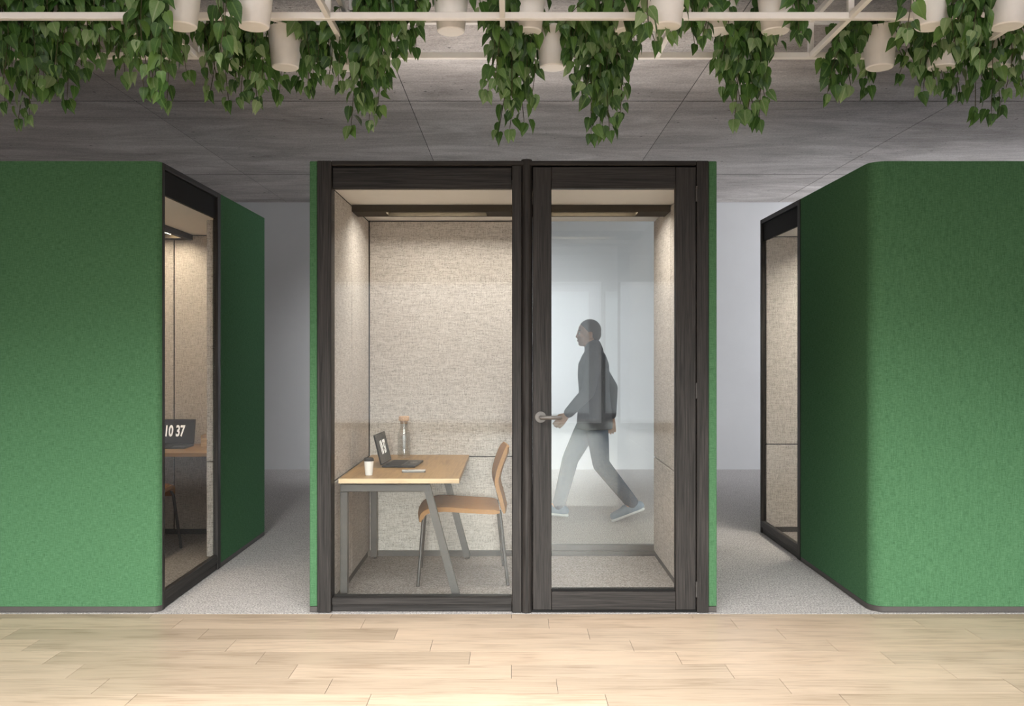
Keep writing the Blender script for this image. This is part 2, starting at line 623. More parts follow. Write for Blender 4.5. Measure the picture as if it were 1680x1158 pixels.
# the boards beyond the camera: one surface
rest = MB().box(XL, XR, Y_FRONT, -0.107 - PW * 13, -0.0034, -0.0005).build('plank_field', 'oak_floor', floor)
rest['kind'] = 'stuff'
carpet = MB().box(XL, XR, Y_WOOD + 0.001, Y_BACK, -0.0034, 0.0008).build('carpet', 'carpet', kind='structure')

MB().box(XL - .2, XR + .2, Y_BACK, Y_BACK + .2, -0.013, H_ROOM + 0.03).build('wall_back', 'wall', kind='structure')
MB().box(XL - .2, XL, Y_FRONT, Y_BACK, -0.013, H_ROOM + 0.03).build('wall_left', 'wall', kind='structure')
w = MB()
for a in ((Y_FRONT, 2.8, 0, 1), (5.9, Y_BACK, 0, 1), (2.8, 5.9, 0, 0.35 / 3.23), (2.8, 5.9, 2.75 / 3.23, 1)):
    w.box(XR, XR + .2, a[0], a[1], -0.013 + a[2] * 3.25, a[3] * 3.243 + 0.017)
w.build('wall_right', 'wall', kind='structure')
w = MB()
ZT = 2.72
for a in ((XL, -7.45, 0, H_ROOM), (1.68, 1.96, 0, H_ROOM), (7.2, XR, 0, H_ROOM), (-7.45, 1.68, ZT, H_ROOM), (1.96, 7.2, ZT, H_ROOM),
          (-7.45, 1.68, -0.013, 0.12), (1.96, 7.2, -0.013, 0.12)):
    w.box(a[0], a[1], Y_FRONT - .2, Y_FRONT, a[2], a[3])
w.build('wall_front', 'wall', kind='structure')


def window(name, x0, x1, y, z0, z1, n):
    f = MB()
    f.box(x0, x1, y - .06, y, z0, z0 + .05).box(x0, x1, y - .06, y, z1 - .05, z1)
    f.box(x0, x0 + .05, y - .06, y, z0 + .05, z1 - .05).box(x1 - .05, x1, y - .06, y, z0 + .05, z1 - .05)
    o = f.build(name, 'black_metal', kind='structure')
    B('window_pane', 'glass', o, x0 + .05, x1 - .05, y - .036, y - .03, z0 + .05, z1 - .05)
    return o


window('window_1', -7.45, 1.68, Y_FRONT - 0.1, 0.12, ZT, 1)
window('window_2', 1.96, 7.2, Y_FRONT - 0.1, 0.12, ZT, 1)

# ------------------------------------------------------------------ the meeting booth in the middle
Zi = 2.32          # booth ceiling, inside
HB = 2.45          # booth height
pod = tag(empty('meeting_booth', (0, 0, 0)), 'wide black framed glass meeting booth with thin green edges standing in the middle', 'booth')
for sx, a, b_ in ((-1, -1.098, -1.056), (1, 1.066, 1.111)):
    B('side_panel', 'green', pod, a, b_, 0.0, 1.45, 0.034, HB, 0.004)
    B('plinth', 'plinth', pod, a + .001, b_ - .001, 0.002, 1.448, 0.004, 0.033)
B('roof', 'black', pod, -1.055, 1.065, 0.06, 1.45, 2.36, HB - 0.002)
B('back_panel', 'green', pod, -1.055, 0.075, 1.39, 1.45, 0.034, 2.359, 0.003)
# front frame
B('jamb', 'wood_v', pod, -1.055, -0.979, -0.012, 0.09, 0.005, HB, 0.003)
B('jamb', 'wood_v', pod, 1.000, 1.065, -0.012, 0.09, 0.005, HB, 0.003)
B('mullion', 'wood_v', pod, 0.0, 0.052, -0.012, 0.09, 0.005, 2.424, 0.003)
B('top_rail', 'wood_h', pod, -0.978, 0.999, -0.012, 0.058, 2.425, HB, 0.003)
B('header_panel', 'wood_h', pod, -0.975, -0.001, 0.012, 0.05, 2.302, 2.417, 0.002)
B('shadow_gap', 'black', pod, -0.976, -0.001, 0.03, 0.056, 2.414, 2.426)
B('sill_rail', 'wood_h', pod, -0.978, -0.001, 0.0, 0.09, 0.042, 0.080, 0.003)
B('sill_rail', 'wood_h', pod, -0.978, -0.001, 0.014, 0.09, 0.006, 0.041, 0.002)
B('glass_pane', 'glass', pod, -0.978, -0.001, 0.040, 0.050, 0.081, 2.301)
B('door_jamb', 'black', pod, 0.0525, 0.1125, 0.045, 0.09, 0.005, 2.424)
MB().tube([(0.0795, 0.012, 0.001), (0.0795, 0.012, 2.458)], 0.0295, 32).build('round_post', 'wood_v', pod, True)
# door
dr = empty('door', (0, 0, 0))
dr.parent = pod
B('stile', 'wood_v', dr, 0.113, 0.214, -0.006, 0.048, 0.017, 2.417, 0.003)
B('stile', 'wood_v', dr, 0.887, 0.997, -0.006, 0.048, 0.017, 2.417, 0.003)
B('rail', 'wood_h', dr, 0.2145, 0.8865, -0.006, 0.048, 0.017, 0.116, 0.002)
B('rail', 'wood_h', dr, 0.2145, 0.8865, -0.006, 0.048, 2.302, 2.417, 0.002)
B('glazing_bead', 'black', dr, 0.215, 0.886, 0.008, 0.046, 0.1165, 0.127, 0.001)
B('glass_pane', 'glass', dr, 0.2145, 0.8865, 0.016, 0.026, 0.128, 2.301)
h = MB()
h.tube([(0.155, -0.007, 1.062), (0.155, -0.016, 1.062)], 0.030, 32)
h.tube([(0.155, -0.012, 1.062), (0.155, -0.058, 1.062)], 0.0095, 16)
h.tube([(0.155, -0.048, 1.062), (0.158, -0.057, 1.062), (0.166, -0.060, 1.062), (0.262, -0.060, 1.062), (0.268, -0.058, 1.062)], [0.010, 0.0108, 0.0108, 0.0108, 0.007], 16)
h.build('lever_handle', 'handle', dr, True)
for zc in (2.27, 1.205, 0.13):
    MB().tube([(0.9985, -0.012, zc - 0.042), (0.9985, -0.012, zc + 0.042)], 0.006, 12).build('hinge', 'grey_metal', dr, True)
B('threshold', 'black', pod, 0.11, 0.999, 0.0, 0.09, 0.004, 0.015)
# inside
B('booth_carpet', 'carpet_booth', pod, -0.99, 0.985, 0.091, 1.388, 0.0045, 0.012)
B('booth_ceiling', 'strip', pod, -0.99, 0.985, 0.06, 1.388, Zi, 2.358)
B('lining_frame', 'black', pod, -1.054, -1.004, 0.091, 1.388, 0.005, 2.319)
B('lining_frame', 'black', pod, 1.005, 1.064, 0.091, 1.388, 0.005, 2.319)
B('lining_frame', 'black', pod, -1.003, 0.075, 1.352, 1.389, 0.005, 2.319)
SEAM = 0.696
for z0, z1 in ((0.052, SEAM - .004), (SEAM + .004, 2.312)):
    for y0, y1 in ((0.095, 0.660), (0.670, 1.336)):
        B('wall_panel', 'cream', pod, -1.003, -0.985, y0, y1, z0, z1, 0.003)
        B('wall_panel', 'cream', pod, 0.975, 1.004, y0, y1, z0, z1, 0.003)
    B('wall_panel', 'cream', pod, -0.979, 0.075, 1.337, 1.351, z0, z1, 0.003)
B('skirting', 'skirting', pod, -1.002, -0.990, 0.092, 1.336, 0.012, 0.050)
B('skirting', 'skirting', pod, 0.982, 1.003, 0.092, 1.336, 0.012, 0.050)
B('skirting', 'skirting', pod, -0.99, 0.075, 1.340, 1.351, 0.012, 0.050)
bw = empty('rear_window', (0, 0, 0))
bw.parent = pod
B('frame_rail', 'black_metal', bw, 0.076, 0.984, 1.34, 1.40, 0.0125, 0.045, 0.002)
B('frame_rail', 'grey_metal', bw, 0.076, 0.984, 1.352, 1.40, 0.0455, 0.085, 0.002)
B('frame_stile', 'black_metal', bw, 0.076, 0.11, 1.352, 1.40, 0.086, 2.318)
B('glass_pane', 'glass', bw, 0.111, 0.984, 1.37, 1.38, 0.086, 2.318)


def led_bar(parent, x0, x1, y0, y1, zt, strips, led='led'):
    """ceiling bar with an open channel below; the strips sit up in the channel"""
    m = MB()
    z0 = zt - 0.042
    m.box(x0, x1, y0, y0 + .04, z0, zt - .001)
    m.box(x0, x1, y1 - .03, y1, z0, zt - .001)
    m.box(x0, x1, y0 + .04, y1 - .03, zt - .012, zt - .001)
    xa = x0
    for s0, s1 in strips:
        m.box(xa, s0 - .02, y0 + .04, y1 - .03, z0, zt - .012)
        xa = s1 + .02
    m.box(xa, x1, y0 + .04, y1 - .03, z0, zt - .012)
    bar = m.build('light_bar', 'bar_black', parent)
    for s0, s1 in strips:
        MB().box(s0, s1, y0 + .045, y0 + .115, zt - .017, zt - .0125).build('led_strip', led, bar)
    return bar


led_bar(pod, -0.984, 0.974, 0.66, 0.88, Zi, ((-0.76, -0.18), (0.17, 0.76)))

# ------------------------------------------------------------------ the two side booths
def arc(cx, cy, r, a0, a1, n):
    return [(cx + r * math.cos(a0 + (a1 - a0) * i / n), cy + r * math.sin(a0 + (a1 - a0) * i / n)) for i in range(n + 1)]


def shell_poly(path_out, path_in):
    return path_out + path_in[::-1]


def side_booth(loc, rz, W, label, led):
    D = 1.5
    Rr, T = 0.085, 0.045
    root = tag(empty('office_booth', loc, rz), label, 'booth', 'green booths either side of the aisle')
    S0, S1 = 1.035, 0.975         # where the glazing ends
    # green shell: solid front + far end + back + near end
    out1 = [(S0, 0)] + arc(W - Rr, Rr, Rr, -PI / 2, 0, 8) + [(W, D)]
    in1 = [(S0, T)] + arc(W - Rr, Rr, Rr - T, -PI / 2, 0, 8) + [(W - T, D)]
    Rg = 0.042
    out2 = [(0.034, 0.0)] + arc(Rg, Rg, Rg, -PI / 2 - 0.2, -PI, 6) + [(0, D)]
    in2 = [(0.034, T)] + [(T, T)] + [(T, D)]
    for nm, mt, z0, z1, ins in (('outer_shell', 'green', 0.034, HB, 0.0), ('plinth', 'plinth', 0.0045, 0.033, 0.001)):
        m = MB()
        m.prism(shell_poly(out1, in1), z0, z1)
        m.build(nm, mt, root, True)
        m = MB()
        m.prism(shell_poly(out2, in2), z0, z1)
        m.build(nm, mt, root, True)
    B('back_panel', 'green', root, T + .001, W - T - .001, D - .04, D, 0.034, HB)
    B('roof', 'black', root, T + .001, W - T - .001, 0.07, D - .041, 2.36, HB - .003)
    # frame
    B('stile', 'wood_v', root, 0.036, 0.066, -0.004, 0.030, 0.005, HB, 0.002)
    B('stile', 'wood_v', root, S1, S0 - .001, -0.004, 0.026, 0.005, HB, 0.002)
    B('top_rail', 'wood_h', root, 0.067, S1 - .001, -0.004, 0.030, 2.418, HB, 0.002)
    B('header_panel', 'black', root, 0.067, S1 - .001, 0.010, 0.030, 2.282, 2.417, 0.002)
    B('sill_rail', 'wood_h', root, 0.067, S1 - .001, -0.003, 0.030, 0.048, 0.100, 0.003)
    B('sill_rail', 'wood_h', root, 0.067, S1 - .001, 0.004, 0.030, 0.005, 0.047, 0.002)
    B('glass_pane', 'glass', root, 0.067, S1 - .001, 0.014, 0.021, 0.101, 2.281)
    # inside
    E0, E1, DB = 0.075, W - 0.085, 1.40
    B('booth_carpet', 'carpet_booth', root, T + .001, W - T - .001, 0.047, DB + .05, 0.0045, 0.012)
    B('booth_ceiling', 'strip', root, T + .001, W - T - .001, 0.032, DB + .05, Zi, 2.359)
    B('lining_frame', 'black', root, E1 + .019, W - T - .001, 0.047, DB, 0.0125, Zi - .001)
    B('lining_frame', 'black', root, T + .001, E0 - .019, 0.032, DB, 0.0125, Zi - .001)
    B('lining_frame', 'black', root, T + .001, W - T - .001, DB + .019, DB + .05, 0.0125, Zi - .001)
    for z0, z1 in ((0.052, SEAM - .004), (SEAM + .004, 2.312)):
        for y0, y1 in ((0.034, 0.690), (0.700, DB)):
            B('wall_panel', 'cream', root, E1, E1 + .018, y0, y1, z0, z1, 0.003)
            B('wall_panel', 'cream', root, E0 - .018, E0, y0, y1, z0, z1, 0.003)
        B('wall_panel', 'cream', root, E0, 1.03, DB, DB + .018, z0, z1, 0.003)
        B('wall_panel', 'cream', root, 1.036, E1, DB, DB + .018, z0, z1, 0.003)
    for z0, z1 in ((0.075, SEAM - .004), (SEAM + .004, 2.28)):
        B('wall_panel', 'cream', root, S0 + .002, E1 - .001, 0.047, 0.090, z0, z1, 0.003)
    B('skirting', 'skirting', root, E1 + .004, E1 + .018, 0.11, DB, 0.012, 0.050)
    B('skirting', 'skirting', root, E0 - .018, E0 - .004, 0.11, DB, 0.012, 0.050)
    B('skirting', 'skirting', root, E0, E1, DB + .004, DB + .018, 0.012, 0.050)
    led_bar(root, E0 + .001, E1 - .001, 0.55, 0.77, Zi, ((0.22, 0.9), (1.25, 1.95)), led)
    return root


side_booth((-1.911, 0.0, 0), PI / 2, 2.19, 'green fabric booth on the left with a lit desk and laptop behind its glass', 'led_left')
side_booth((1.951, 2.265, 0), -PI / 2, 2.265, 'green fabric booth on the right with plain empty cream interior behind its glass', 'led_right')

# ------------------------------------------------------------------ desk
def make_desk():
    """long side along y; wall side at -x.  origin under the middle of the top"""
    t = empty('desk', (0, 0, 0))
    a, b_ = 0.335, 0.60
    zt = 0.700
    B('desktop', 'oak_desk', t, -a, a, -b_ + .002, b_ - .002, zt - .027, zt, 0.0015)
    B('edge_band', 'oak_edge', t, -a, a, -b_, -b_ + .0018, zt - .027, zt)
    B('edge_band', 'oak_edge', t, -a, a, b_ - .0018, b_, zt - .027, zt)
    for y in (-b_ + .045, b_ - .045):
        fr = empty('leg_frame', (0, 0, 0))
        fr.parent = t
        w = 0.042
        z1 = 0.665
        B('cross_rail', 'grey_metal', fr, -a + .004, 0.168, y - w / 2, y + w / 2, z1 - w, z1, 0.003)
        B('leg', 'grey_metal', fr, -a + .004, -a + .004 + w, y - w / 2, y + w / 2, 0.014, z1 - w - .0005, 0.003)
        m = MB()
        m.prism([(0.128, z1 - .001), (0.169, z1 - .001), (0.345, 0.014), (0.302, 0.014)], y - w / 2 + .001, y + w / 2 - .001, axis='y')
        m.build('leg', 'grey_metal', fr)
        for fx in (-a + .004 + w / 2, 0.323):
            MB().lathe([(0, 0), (0.016, 0), (0.018, 0.004), (0.016, 0.014), (0, 0.014)], (fx, y, 0.0), 12).build('foot', 'black', fr, True)
        for sx in (-0.23, 0.09):
            B('spacer', 'black', fr, sx - .02, sx + .02, y - .012, y + .012, z1, zt - .0275)
    return t


desk = make_desk()
tag(desk, 'light oak desk with grey slanted metal legs in the middle booth', 'desk', 'oak booth desks')
desk.location = (-0.628, 0.715, 0.012)
desk2 = copy_tree(desk)
desk2.location = (-2.56, 1.762, 0.012)
desk2.rotation_euler = (0, 0, -PI / 2)
desk2['label'] = 'oak desk seen end on through the glass of the left green booth'
DZ = 0.712

# ------------------------------------------------------------------ chair
def smooth_path(pts, n=6):
    out = []
    P = [Vector(p) for p in pts]
    for i in range(len(P) - 1):
        p0, p1, p2, p3 = P[max(i - 1, 0)], P[i], P[i + 1], P[min(i + 2, len(P) - 1)]
        for k in range(n):
            t = k / n
            out.append(0.5 * ((2 * p1) + (p2 - p0) * t + (2 * p0 - 5 * p1 + 4 * p2 - p3) * t * t + (3 * p1 - p0 - 3 * p2 + p3) * t ** 3))
    out.append(P[-1])
    return out


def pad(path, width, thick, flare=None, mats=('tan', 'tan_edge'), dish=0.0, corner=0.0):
    """upholstered pad swept along a profile in xz; sides get the edge material"""
    bm = bmesh.new()
    n = len(path)
    cols = 12
    top, bot = [], []
    # arc length
    L = [0.0]
    for i in range(1, n):
        L.append(L[-1] + (path[i] - path[i - 1]).length)
    for i, p in enumerate(path):
        d = (path[min(i + 1, n - 1)] - path[max(i - 1, 0)]).normalized()
        nr = Vector((-d.z, 0, d.x)) if False else Vector((d.z, 0, -d.x))
        w = width / 2 * (flare(L[i] / L[-1]) if flare else 1.0)
        e = min(L[i], L[-1] - L[i])
        th = thick * min(1.0, 0.45 + 0.55 * min(1, e / (thick * 0.8)))
        tr, br = [], []
        for c in range(cols + 1):
            s = -1 + 2 * c / cols
            y = w * s
            k = max(0, (abs(s) - 0.86) / 0.14)
            tt = th * (1 - 0.35 * k * k)
            sag = -dish * (1 - s * s)
            tr.append(bm.verts.new((p.x + nr.x * (tt / 2 + sag), y, p.z + nr.z * (tt / 2 + sag))))
            br.append(bm.verts.new((p.x - nr.x * (tt / 2 - sag), y, p.z - nr.z * (tt / 2 - sag))))
        top.append(tr)
        bot.append(br)

    def q(a, b, c, d, mi):
        f = bm.faces.new((a, b, c, d))
        f.material_index = mi
        f.smooth = True
    for i in range(n - 1):
        for c in range(cols):
            q(top[i][c], top[i][c + 1], top[i + 1][c + 1], top[i + 1][c], 0)
            q(bot[i][c + 1], bot[i][c], bot[i + 1][c], bot[i + 1][c + 1], 0)
        q(top[i][0], top[i + 1][0], bot[i + 1][0], bot[i][0], 1)
        q(top[i + 1][cols], top[i][cols], bot[i][cols], bot[i + 1][cols], 1)
    for c in range(cols):
        q(top[0][c + 1], top[0][c], bot[0][c], bot[0][c + 1], 1)
        q(top[-1][c], top[-1][c + 1], bot[-1][c + 1], bot[-1][c], 1)
    m = MB()
    m.bm.free()
    m.bm = bm
    return m


def make_chair():
    """faces -x; origin on the floor under the seat"""
    t = empty('chair', (0, 0, 0))
    zs = 0.452
    sp = smooth_path([(-0.262, 0, zs - 0.075), (-0.248, 0, zs - 0.030), (-0.205, 0, zs - 0.004), (-0.12, 0, zs + 0.004), (0.0, 0, zs - 0.004), (0.12, 0, zs - 0.012), (0.215, 0, zs - 0.016)], 5)
    m = pad(sp, 0.46, 0.042, lambda u: 0.90 + 0.10 * min(1, u / 0.3) if u < 0.3 else 1.0, dish=0.010)
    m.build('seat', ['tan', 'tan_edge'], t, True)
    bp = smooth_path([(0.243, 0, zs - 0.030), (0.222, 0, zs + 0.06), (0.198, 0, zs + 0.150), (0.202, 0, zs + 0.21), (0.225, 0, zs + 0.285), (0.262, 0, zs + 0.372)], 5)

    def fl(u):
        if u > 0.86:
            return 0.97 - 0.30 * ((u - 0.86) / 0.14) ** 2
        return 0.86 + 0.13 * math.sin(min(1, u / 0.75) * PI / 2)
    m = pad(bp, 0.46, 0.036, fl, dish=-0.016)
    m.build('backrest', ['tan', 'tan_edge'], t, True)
    for s in (-1, 1):
        MB().tube([(-0.240, s * 0.19, zs - 0.030), (-0.247, s * 0.205, zs - 0.07), (-0.276, s * 0.25, 0.001)], 0.0105, 12).build('leg', 'black_metal', t, True)
        MB().tube([(0.215, s * 0.19, zs - 0.010), (0.222, s * 0.205, zs - 0.06), (0.262, s * 0.25, 0.001)], 0.0105, 12).build('leg', 'black_metal', t, True)
    return t


chair = make_chair()
tag(chair, 'tan upholstered chair on thin black legs facing the desk in the middle booth', 'chair', 'tan booth chairs')
chair.location = (-0.302, 0.775, 0.012)
chair.rotation_euler = (0, 0, math.radians(3.5))
chair2 = copy_tree(chair)
chair2.location = (-2.62, 1.325, 0.012)
chair2.rotation_euler = (0, 0, -PI / 2)
chair2['label'] = 'tan chair partly seen through the glass of the left green booth'

# ------------------------------------------------------------------ laptop
def text_mesh(txt, size, parent_mat, squeeze=0.58):
    cu = bpy.data.curves.new('clock_digits', 'FONT')
    cu.body = txt
    cu.size = size
    cu.offset = size * 0.03
    cu.extrude = 0.0002
    cu.align_x = 'CENTER'
    cu.align_y = 'CENTER'
    tmp = bpy.data.objects.new('tmp', cu)
    COL.objects.link(tmp)
    dg = bpy.context.evaluated_depsgraph_get()
    me = bpy.data.meshes.new_from_object(tmp.evaluated_get(dg))
    bpy.data.objects.remove(tmp)
    for v in me.vertices:
        v.co.x *= squeeze
    me.materials.clear()
    me.materials.append(M[parent_mat])
    me.name = 'clock_digits'
    return me


def make_laptop():
    """screen faces +x; hinge at the origin, 0.30 along y"""
    t = empty('laptop', (0, 0, 0))
    B('base', 'laptop', t, 0.0, 0.205, -0.152, 0.152, 0.0, 0.013, 0.003)
    B('keyboard', 'keys', t, 0.02, 0.115, -0.135, 0.135, 0.0131, 0.0142, 0.0004)
    B('touchpad', 'screen', t, 0.13, 0.19, -0.05, 0.05, 0.0131, 0.0136)
    lid = empty('screen_lid', (0, 0, 0.013))
    lid.parent = t
    lid.rotation_euler = (0, math.radians(-14), 0)
    MB().box(-0.008, 0.0, -0.152, 0.152, 0.0, 0.190, 0.003).build('lid_shell', 'laptop', lid)
    MB().box(0.0, 0.0008, -0.146, 0.146, 0.008, 0.184).build('display', 'screen', lid)
    me = text_mesh('10 37', 0.115, 'digits')
    d = bpy.data.objects.new('clock_digits', me)
    COL.objects.link(d)
    d.parent = lid
    d.location = (0.0012, 0.0, 0.097)
    d.rotation_euler = (PI / 2, 0, PI / 2)
    return t


lap = make_laptop()
tag(lap, 'open black laptop showing a clock beside the glass bottle on the middle desk', 'laptop', 'black laptops with clock screens')
lap.location = (-0.782, 0.757, DZ + .0005)
lap.rotation_euler = (0, 0, math.radians(-4))
lap2 = copy_tree(lap)
lap2.location = (-2.535, 1.90, DZ + .0005)
lap2.rotation_euler = (0, 0, -PI / 2 + math.radians(2))
lap2['label'] = 'open black laptop with large white clock digits behind the left booth glass'

# ------------------------------------------------------------------ cup, bottle, phone, holder
c = tag(empty('coffee_cup', (-0.817, 0.262, DZ + .0005)), 'white paper coffee cup with black lid on the near corner of the desk', 'cup')
MB().lathe([(0, 0.0), (0.020, 0.0), (0.0205, 0.002), (0.0275, 0.082), (0.0285, 0.083), (0.0285, 0.086), (0.0265, 0.086), (0.0195, 0.004), (0, 0.004)], n=32).build('cup_body', 'paper_white', c, True)
MB().lathe([(0.0268, 0.080), (0.0300, 0.081), (0.0302, 0.087), (0.0282, 0.089), (0.0262, 0.097), (0.0245, 0.0985), (0.0225, 0.0965), (0, 0.0965)], n=32).build('lid', 'lid', c, True)

bt = tag(empty('bottle', (-0.717, 1.118, DZ + .0005)), 'clear glass bottle with a cork stopper standing behind the laptop', 'bottle')
prof = [(0, 0.003), (0.030, 0.0), (0.040, 0.002), (0.0425, 0.010), (0.0425, 0.150), (0.041, 0.163), (0.035, 0.180), (0.028, 0.196), (0.0265, 0.205), (0.0265, 0.238), (0.028, 0.241), (0.028, 0.245), (0.0250, 0.245)]
MB().lathe(prof + [(0.0245, 0.205), (0.026, 0.195), (0.033, 0.178), (0.039, 0.160), (0.0402, 0.150), (0.0402, 0.014), (0, 0.010)], n=40).build('glass_body', 'bottle_glass', bt, True)
MB().lathe([(0, 0.0105), (0.0398, 0.0145), (0.0398, 0.148), (0, 0.148)], n=40).build('water', 'water', bt, True)
MB().lathe([(0, 0.228), (0.0238, 0.228), (0.0243, 0.2455), (0.031, 0.2465), (0.034, 0.250), (0.0345, 0.273), (0.032, 0.277), (0, 0.277)], n=32).build('cork_stopper', 'cork', bt, True)

ph = tag(empty('phone', (-0.576, 0.405, DZ + .0005), math.radians(4)), 'thin white phone lying flat on the middle desk in front of the laptop', 'phone')
m = MB()
m.prism(arc(0.060, 0.028, 0.009, 0, PI / 2, 4) + arc(-0.060, 0.028, 0.009, PI / 2, PI, 4) + arc(-0.060, -0.028, 0.009, PI, 1.5 * PI, 4) + arc(0.060, -0.028, 0.009, 1.5 * PI, 2 * PI, 4), 0.0, 0.008)
m.build('phone_body', 'handle', ph)
m = MB()
m.prism(arc(0.060, 0.028, 0.0075, 0, PI / 2, 4) + arc(-0.060, 0.028, 0.0075, PI / 2, PI, 4) + arc(-0.060, -0.028, 0.0075, PI, 1.5 * PI, 4) + arc(0.060, -0.028, 0.0075, 1.5 * PI, 2 * PI, 4), 0.008, 0.0088)
m.build('glass_back', 'phone', ph)
MB().box(-0.052, -0.032, 0.010, 0.028, 0.0088, 0.0102, 0.0005).build('camera_bump', 'handle', ph)

hd = tag(empty('desk_organiser', (-2.29, 1.93, DZ + .0005)), 'small wooden desk organiser half hidden at the right end of the left booth desk', 'organiser')
MB().box(-0.03, -0.022, -0.06, 0.06, 0, 0.085, 0.001).build('side_board', 'oak_edge', hd)
MB().box(0.022, 0.03, -0.06, 0.06, 0, 0.085, 0.001).build('side_board', 'oak_edge', hd)
MB().box(-0.022, 0.022, -0.06, 0.06, 0, 0.007).build('bottom_board', 'oak_edge', hd)
MB().box(-0.022, 0.022, 0.052, 0.06, 0.007, 0.085, 0.001).build('end_board', 'oak_edge', hd)
MB().box(-0.022, 0.022, -0.06, -0.052, 0.007, 0.06, 0.001).build('end_board', 'oak_edge', hd)

# ------------------------------------------------------------------ person walking in the corridor behind
def remeshed(m, name, mat, parent, voxel, smooth_it=6):
    o = m.build(name, mat, parent)
    md = o.modifiers.new('r', 'REMESH')
    md.mode = 'VOXEL'
    md.voxel_size = voxel
    sm = o.modifiers.new('s', 'SMOOTH')
    sm.iterations = smooth_it
    sm.factor = 0.5
    dg = bpy.context.evaluated_depsgraph_get()
    me = bpy.data.meshes.new_from_object(o.evaluated_get(dg))
    o.modifiers.clear()
    o.data = me
    me.polygons.foreach_set('use_smooth', [True] * len(me.polygons))
    return o


def limb(m, pts, rad, n=14):
    pts = [Vector(p) for p in pts]
    for i in range(len(pts) - 1):
        m.tube([pts[i], pts[i + 1]], [rad[i], rad[i + 1]], n)
    for p, r in zip(pts, rad):
        m.ball(p, r, 12)


def trunk(m, secs, n=28):
    """closed body of elliptical sections"""
    rings = [[m.bm.verts.new(c + Vector((rx * math.cos(2 * PI * k / n), ry * math.sin(2 * PI * k / n), 0))) for k in range(n)] for c, rx, ry in secs]
    for a, b in zip(rings, rings[1:]):
        for k in range(n):
            m.bm.faces.new((a[k], a[(k + 1) % n], b[(k + 1) % n], b[k]))
    m.bm.faces.new(rings[0][::-1])
    m.bm.faces.new(rings[-1])


